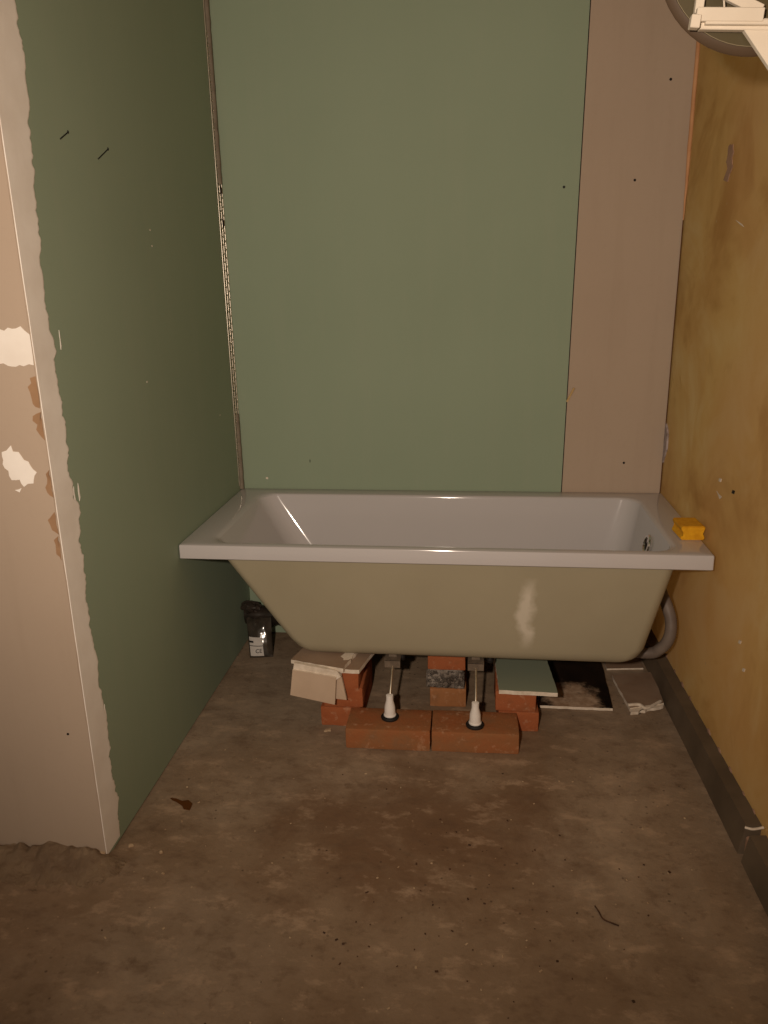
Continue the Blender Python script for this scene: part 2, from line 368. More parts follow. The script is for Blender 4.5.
# screw on the pale front, scratches and specks on the green side
p = ony(68, 734, YC); bm = bmesh.new(); bmesh.ops.create_cone(bm, cap_ends=True, segments=12, radius1=.003, radius2=.0025, depth=.002)
bmesh.ops.rotate(bm, verts=bm.verts, matrix=Matrix.Rotation(math.pi/2, 3, 'X')); bmesh.ops.translate(bm, verts=bm.verts, vec=(p.x, YC-.0005, p.z)); finish('screw', bm, 'screw', wl)
for (a, b) in (((60, 139), (68, 132)), ((98, 159), (108, 149))):
    bm = bmesh.new(); A, B = onx(*a, 0), onx(*b, 0); bar(bm, A, B, .0024, .0016, Vector((1, 0, 0)))
    bmesh.ops.create_icosphere(bm, subdivisions=1, radius=.004, matrix=Matrix.Translation(B) @ Matrix.Diagonal((.3, 1, 1, 1))); finish('scratch', bm, 'ink', wl)
for (u, v) in ((150, 230), (152, 246), (220, 415), (147, 382)):
    bm = bmesh.new(); bmesh.ops.create_icosphere(bm, subdivisions=1, radius=.0028, matrix=Matrix.Translation(onx(u, v, 0)) @ Matrix.Diagonal((.4, 1, 1, 1))); finish('filler_speck', bm, 'core', wl)
# right wall, slightly uneven ochre plaster
bm = bmesh.new(); g = []
for j in range(121):
    y = YF + (.15-YF)*j/120; row = []
    for i in range(41):
        z = ZC*i/40; k = min(1, abs(y)/.3)
        row.append(bm.verts.new((xr(y) + .004*k*noise.noise(Vector((0, y*2.2, z*2.2))), y, z)))
    g.append(row)
for j in range(120):
    for i in range(40): bm.faces.new((g[j][i], g[j][i+1], g[j+1][i+1], g[j+1][i]))
bmesh.ops.solidify(bm, geom=bm.faces[:], thickness=-.12)
wr = struct(finish('wall_right', bm, 'ochre', None, 60), 'blotchy ochre plastered wall on the right', 'wall')
def onwall(u, v):
    d = ray(u, v); return CAM + d*((XR+SK*CAM.y-CAM.x)/(d.x-SK*d.y))
def wallpatch(name, px, mat, j, t=.004, off=.0):
    pts = ragged([Vector((onwall(u, v).y, onwall(u, v).z)) for u, v in px], j, .008)
    def surf(q): return xr(q.x) + .004*min(1, abs(q.x)/.3)*noise.noise(Vector((0, q.x*2.2, q.y*2.2)))
    return plateo(name, pts, lambda q, d: (surf(q)-.0018-off+d, q.x, q.y), t, mat, wr)
M['chip'] = simple('exposed_grey_plaster', (168, 134, 112), (150, 118, 98), scale=30, bump=.5)
wallpatch('plaster_chip', [(729, 146), (733, 145), (734, 152), (732, 158), (733, 166), (730, 174), (728, 181), (724, 180), (728, 172), (727, 162)], 'chip', .002)
M['chip_grey'] = simple('grey_mortar_chip', (172, 160, 160), (120, 104, 96), scale=40, bump=.6)
wallpatch('plaster_chip', [(664, 424), (667, 423), (669, 434), (668, 448), (664, 462), (661, 468), (660, 462), (661, 440)], 'chip_grey', .002, .010, .004)
wallpatch('plaster_nick', [(736, 220), (742, 224), (744, 227), (740, 224)], 'core', .0)
wallpatch('plaster_nick', [(717, 491), (718, 493), (722, 497), (720, 499)], 'core', .0)
for q in ((733, 490), (720, 478), (740, 640), (744, 668)): wallpatch('plaster_nick', [(q[0], q[1]), (q[0]+2, q[1]+1), (q[0]+1, q[1]+4), (q[0]-1, q[1]+3)], 'core' if q[0] != 733 else 'ink', .0)
# skirting: two dark boards with a break between them
bm = bmesh.new()
def skirt(bm, ya, yb, xa, xb, ha, hb):
    v = [bm.verts.new(p) for p in ((xa, ya, -.008), (xr(ya)+.01, ya, -.008), (xr(ya)+.01, ya, ha), (xa+.012, ya, ha-.004), (xb, yb, -.008), (xr(yb)+.01, yb, -.008), (xr(yb)+.01, yb, hb), (xb+.012, yb, hb-.004))]
    for f in ((0, 1, 2, 3), (7, 6, 5, 4), (0, 4, 5, 1), (1, 5, 6, 2), (2, 6, 7, 3), (3, 7, 4, 0)): bm.faces.new([v[i] for i in f])
skirt(bm, 0, -1.085, 1.446, 1.480, .078, .080)
struct(finish('baseboard_right', bm, 'skirt'), 'dark skirting board running from under the tub along the ochre wall', 'skirting board')
bm = bmesh.new(); skirt(bm, -1.112, YF, 1.480, xr(YF)-.045, .074, .076)
struct(finish('baseboard_right', bm, 'skirt'), 'dark skirting board nearest the camera along the ochre wall', 'skirting board')
bm = bmesh.new(); box(bm, (1.494, -1.112, 0), (1.535, -1.085, .05), .004); finish('break_rubble', bm, 'chip', wr)
bm = bmesh.new(); tube(bm, smooth_path([(1.484, -1.100, .082), (1.500, -1.106, .083), (1.524, -1.102, .086)], 4), .003, 6); finish('filler_speck', bm, 'core', wr)
for k in range(11):                          # crumbly pale line where plaster meets skirting
    y = -.15-k*.09; bm = bmesh.new(); bmesh.ops.create_icosphere(bm, subdivisions=1, radius=random.uniform(.004, .009), matrix=Matrix.Translation((xr(y)-.001, y+random.uniform(-.015, .015), .080)) @ Matrix.Diagonal((.4, 2.2, 1, 1))); finish('plaster_nick', bm, 'chip', wr)
# perforated corner bead in the back left corner
cb = thing('corner_bead', 'perforated galvanised corner strip in the green back corner, partly filled', 'corner strip', (.008, -.008, .6))
A, B = Vector((.0025, -.036, 0)), Vector((.008, -.006, 0))
bm = bmesh.new()
for P in (A, B, (A+B)/2): tube(bm, [(P.x, P.y, z) for z in (.0, .6, 1.2, 1.88)], .0020, 8)
hang(finish('rail', bm, 'zinc', None, 80), cb); bpy.data.objects['rail'].location.z = .6
bm = bmesh.new(); z = .66; k = 0
while z < 2.05:
    h = .0135
    for P, Q in ((A, (A+B)/2), (B, (A+B)/2)):
        p, q = P.copy(), Q.copy(); p.z = z; q.z = z+h; tube(bm, [p, q], .0015, 6)
        p.z = z+2*h; tube(bm, [q, p], .0015, 6)
    z += 2*h
hang(finish('lattice', bm, 'zinc', None, 80), cb)
M['bead_fill'] = simple('grey_brown_bead_filler', (132, 122, 108), (112, 102, 88), scale=30, bump=.5)
for zr in ((.585, .86), (1.62, ZC-.004)):
    bm = bmesh.new(); pth = []
    n = int((zr[1]-zr[0])/.02)
    pth = [(.003+.001*noise.noise(Vector((k*.9, 1, 0))), -.015, zr[0]+(zr[1]-zr[0])*k/n) for k in range(n+1)]
    tube(bm, pth, .0085, 8, lambda i: .0105+.0014*noise.noise(Vector((i*.8, 4, 0)))); hang(finish('filler', bm, 'bead_fill', None, 60), cb)
for zz in (1.60, 1.78, 1.50):
    bm = bmesh.new(); bmesh.ops.create_icosphere(bm, subdivisions=1, radius=.007, matrix=Matrix.Translation((.007, -.018, zz)) @ Matrix.Diagonal((.8, .8, 2.4, 1))); hang(finish('hole', bm, 'dark', None), cb)

# ================================================================ bathtub
L0, L1, YB, YFr, H, LIP = .003, 1.4945, -.004, -.648, .584, .044
tub = thing('bathtub', 'white acrylic bathtub with beige unfinished shell propped on brick stacks', 'bathtub', (.745, -.32, 0))
def ring(bm, xa, xb, ya, yb, z, r, n=8):
    out = []
    for cx, cy, a0 in ((xb-r, yb-r, 0), (xa+r, yb-r, .5), (xa+r, ya+r, 1), (xb-r, ya+r, 1.5)):
        for k in range(n+1):
            a = (a0+.5*k/n)*math.pi; out.append(bm.verts.new((cx+r*math.cos(a), cy+r*math.sin(a), z)))
    return out
def loft(bm, rings, cap0=False, cap1=False):
    for a, b in zip(rings, rings[1:]):
        n = len(a)
        for k in range(n): bm.faces.new((a[k], a[(k+1) % n], b[(k+1) % n], b[k]))
    if cap0: bm.faces.new(rings[0][::-1])
    if cap1: bm.faces.new(rings[-1])
IN = (.098, 1.400, -.612, -.078)             # inner edge of the rim: xa, xb, ya, yb
bm = bmesh.new(); e = .004
rs = [ring(bm, .106, 1.416, -.630, -.05, H-LIP+.012, .03), ring(bm, L0+.006, L1-.006, YFr+.006, YB-.006, H-LIP+.010, .004), ring(bm, L0+.004, L1-.004, YFr+.004, YB-.004, H-LIP, .004), ring(bm, L0, L1, YFr, YB, H-LIP+.003, .004),
      ring(bm, L0, L1, YFr, YB, H-e, .005), ring(bm, L0+.0012, L1-.0012, YFr+.0012, YB-.0012, H-.0012, .005), ring(bm, L0+e, L1-e, YFr+e, YB-e, H, .006),
      ring(bm, IN[0]-.026, IN[1]+.014, IN[2]-.010, IN[3]+.006, H, .056), ring(bm, IN[0]-.015, IN[1]+.008, IN[2]-.006, IN[3]+.0035, H-.0008, .060), ring(bm, IN[0]-.006, IN[1]+.003, IN[2]-.002, IN[3]+.001, H-.003, .064), ring(bm, IN[0], IN[1], IN[2], IN[3], H-.007, .066)]
loft(bm, rs); hang(finish('rim', bm, 'acrylic', None, 35), tub)
def inner(t):                                # t 0 top .. 1 floor
    return (IN[0]+.222*t, IN[1]-.075*t, IN[2]+.04*t, IN[3]-.062*t)
bm = bmesh.new(); rs = []; zt, zb = H-.007, .236
for t in (0, .06, .15, .3, .5, .7, .85): a = inner(t); rs.append(ring(bm, *a, zt+(zb-zt)*t, .066+.03*t))
a = inner(.85); R_ = .051
for k in (1, 2, 3, 4, 5):
    th = k/5*math.pi/2; ins = R_*(1-math.cos(th)); zz = zt+(zb-zt)*.85 - R_*math.sin(th)
    rs.append(ring(bm, a[0]+ins+.02*k/5, a[1]-ins, a[2]+ins, a[3]-ins, zz, .10))
loft(bm, rs, False, True); hang(finish('basin', bm, 'acrylic', None, 50), tub)
bm = bmesh.new(); rs = []; ZB = .219
SH = lambda z: (.119+.222*(.54-z)/.34, 1.408-.074*(.54-z)/.34, -.626+.036*(.54-z)/.34, -.055-.10*(.54-z)/.34)
for z in (.556, .53, .48, .40, .33, ZB+.05): rs.append(ring(bm, *SH(z), z, .035))
a = SH(ZB+.05)
for k in (1, 2, 3, 4, 5, 6):
    th = k/6*math.pi/2; ins = .05*(1-math.cos(th))
    rs.append(ring(bm, a[0]+ins*.9+.02*k/6, a[1]-ins, a[2]+ins*.62, a[3]-ins, ZB+.05-.05*math.sin(th), .05))
loft(bm, rs, False, True); hang(finish('outer_shell', bm, 'shell', None, 40), tub)
# overflow fitting on the right inner end
def disc_part(name, c, nrm, prof, mat, n=24):
    bm = bmesh.new(); lathe(bm, prof, (0, 0, 0), n); q = Vector((0, 0, 1)).rotation_difference(Vector(nrm).normalized())
    bmesh.ops.transform(bm, verts=bm.verts, matrix=Matrix.Translation(c) @ q.to_matrix().to_4x4()); return finish(name, bm, mat, None, 40)
oc = Vector((inner(.2)[1]+.001, -.35, zt+(zb-zt)*.2)); nn = Vector((-1, 0, .21))
ov = hang(disc_part('overflow', oc, nn, [(.033, -.002), (.034, .004), (.031, .008), (.024, .009), (.022, .005), (.001, .005)], 'chrome'), tub)
bm = bmesh.new(); 
for q in (-1, 1): bar(bm, oc+nn*.007+Vector((0, q*.004, .018)), oc+nn*.007+Vector((0, q*.004, -.018)), .003, .003, Vector((1, 0, 0)))
hang(finish('slot', bm, 'dark'), ov)
hang(disc_part('drain', (1.20, -.34, zb-.001), (0, 0, 1), [(.034, -.002), (.034, .003), (.028, .004), (.02, .002), (.001, .002)], 'chrome'), tub)
# adjustable legs
for (u, v) in ((390, 717), (475, 725)):
    p = onz(u, v, .067); p.y = max(p.y, -.70)
    top = Vector((p.x, -.560, ZB-.012)); ct = Vector((p.x+.001, p.y+.008, .142))
    bm = bmesh.new(); tube(bm, [ct-Vector((0, .004, .02)), ct, top], .0038, 10); leg = hang(finish('leg', bm, 'zinc', None, 60), tub)
    bm = bmesh.new(); lathe(bm, [(.0185, 0), (.0185, .006), (.0165, .008), (.0155, .032), (.0105, .052), (.0105, .068), (.004, .070)], (p.x, p.y, .072), 20); hang(finish('foot', bm, 'white_plastic', None, 40), leg)
    bm = bmesh.new(); lathe(bm, [(.026, 0), (.027, .004), (.024, .008), (.019, .009)], (p.x, p.y, .0655), 24); hang(finish('pad', bm, 'rubber', None, 40), leg)
    bm = bmesh.new(); w2 = .024
    box(bm, (p.x-w2, -.592, ZB-.012), (p.x+w2, -.535, ZB-.008), .001); box(bm, (p.x-w2, -.592, ZB-.034), (p.x+w2, -.589, ZB-.008), .0008)
    box(bm, (p.x-.012, -.57, ZB-.009), (p.x+.012, -.535, ZB+.002))
    hang(finish('bracket', bm, 'dull_steel', None, 40), leg)
    bm = bmesh.new(); bmesh.ops.create_cone(bm, cap_ends=True, segments=6, radius1=.0075, radius2=.0075, depth=.006, matrix=Matrix.Translation(top-(top-ct).normalized()*.012) @ Vector((0, 0, 1)).rotation_difference(top-ct).to_matrix().to_4x4()); hang(finish('nut', bm, 'dull_steel'), leg)
for u, v in ((402, 653), (490, 661)):
    p = ony(u, v, -.545); bm = bmesh.new(); lathe(bm, [(.010, -.012), (.011, -.004), (.008, 0), (.008, .03)], (p.x, p.y, ZB-.014), 10); hang(finish('bolt', bm, 'rubber', None, 40), tub)

# ================================================================ bricks under the tub
def brick_mesh(name, lx, ly, lz, seed):
    bm = bmesh.new(); box(bm, (-lx/2, -ly/2, 0), (lx/2, ly/2, lz), .0045, 2)
    bmesh.ops.subdivide_edges(bm, edges=[e for e in bm.edges if e.calc_length() > .05], cuts=3, use_grid_fill=True)
    for v in bm.verts:
        n = noise.noise_vector(v.co*38+Vector((seed*3.1, 0, 0)))*.0011
        if v.co.z < .001 or v.co.z > lz-.001: n.z = 0
        v.co += n
    return bm
def brick(c, lx, ly, rz, mat, label, seed, lz=.065):
    o = finish('brick', brick_mesh('brick', lx, ly, lz, seed), mat, None, 45); o.location = c; o.rotation_euler.z = rz
    return tag(o, label, 'brick', 'bricks propping up the bathtub')
brick((.613, -.682, 0), .246, .120, .012, 'brick_dusty', 'dusty brick lying flat under the white foot nearer the left partition', 1)
brick((.864, -.676, 0), .250, .120, .018, 'brick_dusty', 'dusty brick lying flat under the white foot nearer the ochre wall', 2)
brick((.459, -.505, 0), .122, .250, -.02, 'brick', 'bottom brick of the stack under the broken plasterboard', 3)
brick((.464, -.502, .0655), .120, .250, .02, 'brick', 'middle brick of the stack under the broken plasterboard', 4)
brick((.458, -.512, .131), .118, .250, .0, 'brick', 'top brick of the stack under the broken plasterboard', 5, .062)
brick((.776, -.368, 0), .115, .245, .02, 'brick_brown', 'brown bottom brick of the middle stack behind the white feet', 6)
brick((.772, -.366, .0655), .114, .245, -.02, 'mortar', 'grey mortar-crusted brick in the middle of the stack behind the feet', 7, .064)
brick((.772, -.368, .130), .118, .245, .01, 'brick', 'red top brick of the middle stack behind the white feet', 8, .064)
# lumps of old mortar stuck on the grey brick
br = [o for o in bpy.data.objects if o.name.startswith('brick') and 'mortar' in o['label']][0]
bm = bmesh.new(); g = []
for jz in range(13):
    g.append([bm.verts.new((-.060+.120*i/24, -.1215-.010*max(0, noise.noise(Vector((i*.45, jz*.55, 2)))+.15)-.004*noise.noise(Vector((i*1.3, jz*1.5, 5))), .002+.060*jz/12)) for i in range(25)])
for jz in range(12):
    for i in range(24): bm.faces.new((g[jz][i], g[jz][i+1], g[jz+1][i+1], g[jz+1][i]))
bmesh.ops.solidify(bm, geom=bm.faces[:], thickness=.004)
finish('mortar_crust', bm, 'mortar', br, 30)
brick((.990, -.488, 0), .120, .250, .03, 'brick', 'lower red brick under the green plasterboard offcut', 9)
brick((.985, -.485, .0655), .120, .250, -.01, 'brick', 'upper red brick directly under the green plasterboard offcut', 10)

# ================================================================ plasterboard offcuts
def slab(name, quad, z, t, mat, parent=None, core='core', tilt=None, edge_j=.0015):
    """flat offcut: paper faces on top and bottom, gypsum on the edges; quad in plan"""
    bm = bmesh.new(); pts = ragged([Vector(p) for p in quad], edge_j, .02)
    zz = (lambda q: tilt[0] + tilt[1]*q.x + tilt[2]*q.y) if tilt else (lambda q: z)
    a = [bm.verts.new((q.x, q.y, zz(q))) for q in pts]; b = [bm.verts.new((q.x, q.y, zz(q)+t)) for q in pts]
    n = len(a); f1 = bm.faces.new(a); f2 = bm.faces.new(b)
    for i in range(n): f = bm.faces.new((a[i], a[(i+1) % n], b[(i+1) % n], b[i])); f.material_index = 1
    r = bmesh.ops.triangulate(bm, faces=[f1, f2])
    return finish(name, bm, None, parent, None, [mat, core])
M['paper_shaded'] = simple('shaded_offcut_paper', (150, 128, 108), (136, 112, 92), scale=12)  # flat offcut tops: grazing-light shade put into the brown-grey paper colour
M['front_paper'] = simple('pale_offcut_paper', (190, 168, 146), (182, 160, 138), scale=12)
# lower offcut of the left stack
b2 = slab('plasterboard_offcut', [(.436, -.655), (.521, -.652), (.556, -.50), (.550, -.42), (.42, -.42)], .1935, .0125, 'paper_shaded')
tag(b2, 'brown plasterboard offcut with white edges, lying directly on the left brick stack', 'plasterboard')
# upper broken sheet with a flap hanging on its paper
zt_ = .2065
ub = thing('plasterboard_offcut', 'broken plasterboard with a pale flap hanging down, on the left brick stack', 'plasterboard', (.42, -.6, zt_))
q = [onz(291, 660, zt_+.011), onz(343, 669, zt_+.011), onz(360, 650, zt_+.011)]
t1 = slab('top_sheet', [(q[0].x, q[0].y), (q[1].x, q[1].y), (q[2].x+.01, -.47), (.40, -.45), (.345, -.50)], zt_, .012, 'paper_shaded', None, 'core', None, .002); hang(t1, ub)
fy = min(q[0].y, q[1].y)+.004
def flap(name, px, y, t, lean, mat='front_paper'):
    P = [ony(u, v, y) for u, v in px]; zt0 = max(p.z for p in P)
    bm = bmesh.new(); a = [bm.verts.new((p.x, y+lean*(zt0-p.z), p.z)) for p in P]; b = [bm.verts.new((p.x, y+lean*(zt0-p.z)+t, p.z)) for p in P]
    bm.faces.new(a); bm.faces.new(b[::-1]); n = len(a)
    for i in range(n): f = bm.faces.new((a[i], b[i], b[(i+1) % n], a[(i+1) % n])); f.material_index = 1
    return hang(finish(name, bm, None, None, None, [mat, 'core']), ub)
flap('broken_edge', [(294, 663), (337, 671), (341, 677), (336, 680), (293, 671)], fy-.004, .012, 0, 'core')
flap('flap', [(292.5, 670), (336, 677.5), (335, 704), (290.5, 694.5)], fy-.010, .0115, -.04)
flap('flap', [(337, 675), (341, 675), (346.5, 700), (330, 698)], fy+.008, .0115, 0)
# torn white gypsum on the top sheet
c = onz(347, 655, zt_+.0125); bm = bmesh.new()
plate(bm, ragged([(c.x-.018, c.y-.010), (c.x-.005, c.y-.035), (c.x+.012, c.y-.030), (c.x+.022, c.y+.01), (c.x+.016, c.y+.03), (c.x, c.y+.034), (c.x-.012, c.y+.012)], .003, .012), lambda p, d: (p.x, p.y, zt_+.0110+d), .0014); hang(finish('torn_patch', bm, 'core'), ub)
# sliver on the middle stack
s = slab('plasterboard_offcut', [(.722, -.515), (.76, -.52), (.80, -.512), (.885, -.52), (.885, -.44), (.83, -.30), (.72, -.30)], .1945, .016, 'paper_shaded', None, 'core', None, .003)
tag(s, 'thin ragged white-edged plasterboard sliver wedged between the middle bricks and tub', 'plasterboard')
s = slab('plasterboard_offcut', [(.655, -.50), (.70, -.515), (.716, -.49), (.712, -.32), (.655, -.32)], .2065, .0120, 'paper_shaded', None, 'core', None, .002)
tag(s, 'small brown plasterboard scrap stuck under the tub left of the middle stack', 'plasterboard')
# green offcut on the right bricks
zg = .132; qa, qb = onz(499, 690, zg+.0125), onz(558, 693, zg+.0125)
s = slab('plasterboard_offcut', [(qa.x, qa.y), (qb.x, qb.y), (qb.x-.022, qb.y+.30), (qa.x-.012, qa.y+.30)], zg, .0125, 'green_greyed', None, 'core', None, .0008)
tag(s, 'green plasterboard offcut with a white front edge on the right bricks', 'plasterboard')
# black stained board on the floor
p = [onz(u, v, .008) for u, v in ((540, 706), (613, 709), (603, 660))]
s = slab('stained_board', [(1.068, p[0].y), (p[1].x, p[1].y), (p[1].x+.012, -.10), (1.06, -.10)], .001, .009, 'black_board', None, 'core', None, .0012)
tag(s, 'black stained board with a dusty pale patch, flat on the floor under the tub', 'board')
# pale offcut by the skirting
ob = thing('plasterboard_offcut', 'grey-brown plasterboard offcut with a crumbled front edge, on the floor against the skirting', 'plasterboard', (1.40, -.35, 0))
P = [onz(u, v, .0125) for u, v in ((630, 708), (664, 703), (652, 672), (612, 675))]
hang(slab('sheet', [(v.x, v.y) for v in P], .0, .0125, 'paper_shaded', None, 'core', None, .001), ob)
bm = bmesh.new(); plate(bm, ragged([(P[0].x-.002, P[0].y-.022), (P[1].x-.002, P[1].y-.012), (P[1].x, P[1].y+.012), (P[0].x+.004, P[0].y+.004)], .003, .012), lambda q, d: (q.x, q.y, .0005+d), .009); hang(finish('crumbled_edge', bm, 'core'), ob)
bm = bmesh.new(); tube(bm, smooth_path([(P[0].x-.004, P[0].y+.012, .016), (P[0].x+.03, P[0].y+.014, .018), (P[0].x+.05, P[0].y-.002, .016), (P[1].x-.01, P[1].y+.004, .016)], 4), .005, 6); hang(finish('torn_paper', bm, 'core', None, 60), ob)
# second grey sheet behind it
s = slab('plasterboard_offcut', [(1.315, -.205), (1.440, -.19), (1.440, -.06), (1.318, -.06)], .001, .006, 'paper_shaded', None, 'core', None, .001)
tag(s, 'dark grey-brown offcut lying deepest in the corner by the skirting under the tub', 'plasterboard')

# ================================================================ pipe, foil pack, hose
bm = bmesh.new(); pth = [(.006+.48*k/24, -.085+.002*math.sin(k*1.7), .115+.002*math.sin(k*2.3)) for k in range(25)]
tube(bm, pth, .04, 16, lambda i: .037+.003*noise.noise(Vector((i*.9, 2, 0)))+.002*(i % 3))
pipe = thing('wrapped_pipe', 'dark film-wrapped pipe lying along the back wall under the tub', 'pipe', (.15, -.085, .07))
hang(finish('tube', bm, 'film', None, 40), pipe)
bm = bmesh.new()
def crumple(c, size, seed, mat, name, parent, flat=.35):
    bm = bmesh.new(); bmesh.ops.create_icosphere(bm, subdivisions=3, radius=1)
    for v in bm.verts:
        n = noise.noise(v.co*2.3+Vector((seed, 0, 0)))*.45 + noise.noise(v.co*5+Vector((seed, 3, 0)))*.25
        v.co = Vector((v.co.x*size[0], v.co.y*size[1], v.co.z*size[2]))*(1+n) + Vector(c)
    return finish(name, bm, mat, parent, 20)
hang(crumple((.036, -.118, .160), (.036, .018, .022), 3, 'film', 'film_wrap', None), pipe)
boxo('pipe_rest', (.40, -.13, .001), (.46, -.04, .0735), 'brick_brown', None, .004)
tag(bpy.data.objects['pipe_rest'], 'brown brick piece propping the far end of the wrapped pipe', 'brick')
# foil pack with a label, leaning on the pipe
pk = thing('foil_pack', 'dark glossy foil pack with a white label leaning on the wrapped pipe', 'pack', (.093, -.20, 0))
bl, br_, tl, tr = onz(250, 658), onz(273, 657), ony(246.5, 618, -.148), ony(271, 618, -.148)
bm = bmesh.new(); NX, NZ = 10, 16; gg = {}
for s_ in (0, 1):
    for i in range(NX+1):
        for j in range(NZ+1):
            a_, b_ = i/NX, j/NZ; p = bl.lerp(br_, a_).lerp(tl.lerp(tr, a_), b_)
            puff = .016*(math.sin(math.pi*a_)**.6)*(math.sin(math.pi*min(1, max(0, b_*1.0)))**.5)
            wr_ = .004*noise.noise(Vector((a_*5, b_*7, 1)))*(1 if 0 < a_ < 1 else 0)
            if b_ > .75: wr_ += .006*math.sin(a_*15)*(b_-.75)*4
            gg[s_, i, j] = bm.verts.new(p + Vector((0, (-1 if s_ == 0 else 1)*(puff+.001)+wr_, .001)))
for s_ in (0, 1):
    for i in range(NX):
        for j in range(NZ): bm.faces.new([gg[s_, *q] for q in ((i, j), (i+1, j), (i+1, j+1), (i, j+1))])
for i in range(NX):
    for j in (0, NZ): bm.faces.new((gg[0, i, j], gg[0, i+1, j], gg[1, i+1, j], gg[1, i, j]))
for j in range(NZ):
    for i in (0, NX): bm.faces.new((gg[0, i, j], gg[0, i, j+1], gg[1, i, j+1], gg[1, i, j]))
hang(finish('pouch', bm, 'foil', None, 50), pk)
bm = bmesh.new(); cc = (tl+tr)/2
for i in range(14):                           # crinkled top seam with bright folds
    pass
bm.free()
def onpack(a_, b_, off):
    p = bl.lerp(br_, a_).lerp(tl.lerp(tr, a_), b_); return p + Vector((0, -.016*(math.sin(math.pi*a_)**.6)*(math.sin(math.pi*b_)**.5)-off, .001))
def packquad(name, a0, a1, b0, b1, off, mat, parent, nn_=8):
    bm = bmesh.new(); v = [[bm.verts.new(onpack(a0+(a1-a0)*i/nn_, b0+(b1-b0)*j/nn_, off)) for i in range(nn_+1)] for j in range(nn_+1)]
    for j in range(nn_):
        for i in range(nn_): bm.faces.new((v[j][i], v[j][i+1], v[j+1][i+1], v[j+1][i]))
    o = finish(name, bm, mat, None); hang(o, parent); return o
lb = packquad('label', .08, .66, .07, .56, .0045, 'label', pk); lb['label'] = 'pale printed label'
packquad('print', .08, .66, .335, .352, .0054, 'ink', lb); packquad('print', .08, .27, .42, .47, .0054, 'ink', lb)
cu = bpy.data.curves.new('ce_text', 'FONT'); cu.body = 'CE'; cu.size = .020; cu.extrude = .0002; tmp = bpy.data.objects.new('tmp', cu); COL.objects.link(tmp)
bpy.context.view_layer.update(); me = bpy.data.meshes.new_from_object(tmp.evaluated_get(bpy.context.evaluated_depsgraph_get())); bpy.data.objects.remove(tmp); bpy.data.curves.remove(cu)
me.materials.clear(); me.materials.append(M['ink']); ce = bpy.data.objects.new('printed_mark', me); COL.objects.link(ce)
p = onpack(.33, .17, .0105); xax = (br_-bl).normalized(); zax = (tl-bl).normalized(); nax = xax.cross(zax)
ce.matrix_world = Matrix(((xax.x, zax.x, nax.x, p.x), (xax.y, zax.y, nax.y, p.y), (xax.z, zax.z, nax.z, p.z), (0, 0, 0, 1)))
bpy.context.view_layer.update(); mw = ce.matrix_world.copy(); ce.parent = lb; ce.matrix_parent_inverse = (pk.matrix_basis @ lb.matrix_parent_inverse @ lb.matrix_basis).inverted()
# grey corrugated hose from the overflow side down and under
hp = [(1.408, -.30, .47), ony(660, 588, -.36), ony(667, 606, -.40), ony(671, 622, -.42), ony(669, 638, -.43), ony(660, 649, -.42), ony(645, 653, -.40), (1.25, -.36, .17), (1.20, -.34, .21)]
hp = [Vector(p) for p in hp]
for p in hp: p.x = min(p.x, xr(p.y)-.026)
pts = smooth_path(hp, 16); bm = bmesh.new(); tube(bm, pts, .018, 14, lambda i: .0185 if i % 2 else .0172)
hs = hang(finish('drain_hose', bm, 'hose', None, 60), tub); hs['label'] = 'grey corrugated drain hose'
bm = bmesh.new(); box(bm, (-.045, -.022, 0), (.045, .022, .105), .006, 2)
for v in bm.verts: v.co += noise.noise_vector(v.co*40)*.004
o = finish('brick', bm, 'brick_brown', None, 45); o.location = (1.385, -.03, .0065); tag(o, 'broken brown brick piece behind the grey hose in the back corner', 'brick')

# ================================================================ sponge
sp = [(-.0325, 0), (.0325, 0), (.0325, .012), (.0240, .018), (.0255, .023), (.0325, .028), (.0325, .040), (-.0325, .040), (-.0325, .028), (-.0255, .023), (-.0240, .018), (-.0325, .012)]
bm = bmesh.new(); a = [bm.verts.new((x, -.046, z)) for x, z in sp]; b = [bm.verts.new((x, .046, z)) for x, z in sp]
bm.faces.new(a); bm.faces.new(b[::-1])
for i in range(12): bm.faces.new((a[i], b[i], b[(i+1) % 12], a[(i+1) % 12]))
bmesh.ops.bevel(bm, geom=bm.edges[:], offset=.0025, segments=2, affect='EDGES')
o = finish('sponge', bm, 'sponge', None, 60); o.location = (1.4665, -.474, H+.0003); o.rotation_euler.z = .05
tag(o, 'yellow grooved sponge resting on the tub rim by the ochre wall', 'sponge')

# ================================================================ dish and bracket, high on the right
DY = -1.25; dc = ony(767, -63, DY); dr = (ony(767, 54, DY)-dc).length
dish = thing('round_dish', 'round grey dish with a thin pale ring, held behind the white wall bracket', 'dish', dc)
def ydisc(name, prof, mat, n=56, parent=None):
    bm = bmesh.new(); rings = [[bm.verts.new((r*math.cos(2*math.pi*k/n), y, r*math.sin(2*math.pi*k/n))) for k in range(n)] for r, y in prof]
    for a, b in zip(rings, rings[1:]):
        for k in range(n): bm.faces.new((a[k], a[(k+1) % n], b[(k+1) % n], b[k]))
    bm.faces.new(rings[0]); bm.faces.new(rings[-1][::-1]); return finish(name, bm, mat, parent, 40)
ydisc('outer_rim', [(dr*.925, .004), (dr*.93, -.001), (dr*.985, .004), (dr, .009), (dr*.985, .016), (dr*.925, .018)], 'dish', parent=dish)
ydisc('dish_face', [(.001, -.004), (dr*.5, -.003), (dr*.918, .001), (dr*.92, .012), (.01, .03)], 'dish_in', parent=dish)
bm = bmesh.new(); tube(bm, [(dr*.922*math.cos(k*math.pi/32), -.001, dr*.922*math.sin(k*math.pi/32)) for k in range(65)], .0007, 6); finish('ring', bm, 'dish_line', dish, 60)
BY = DY-.016
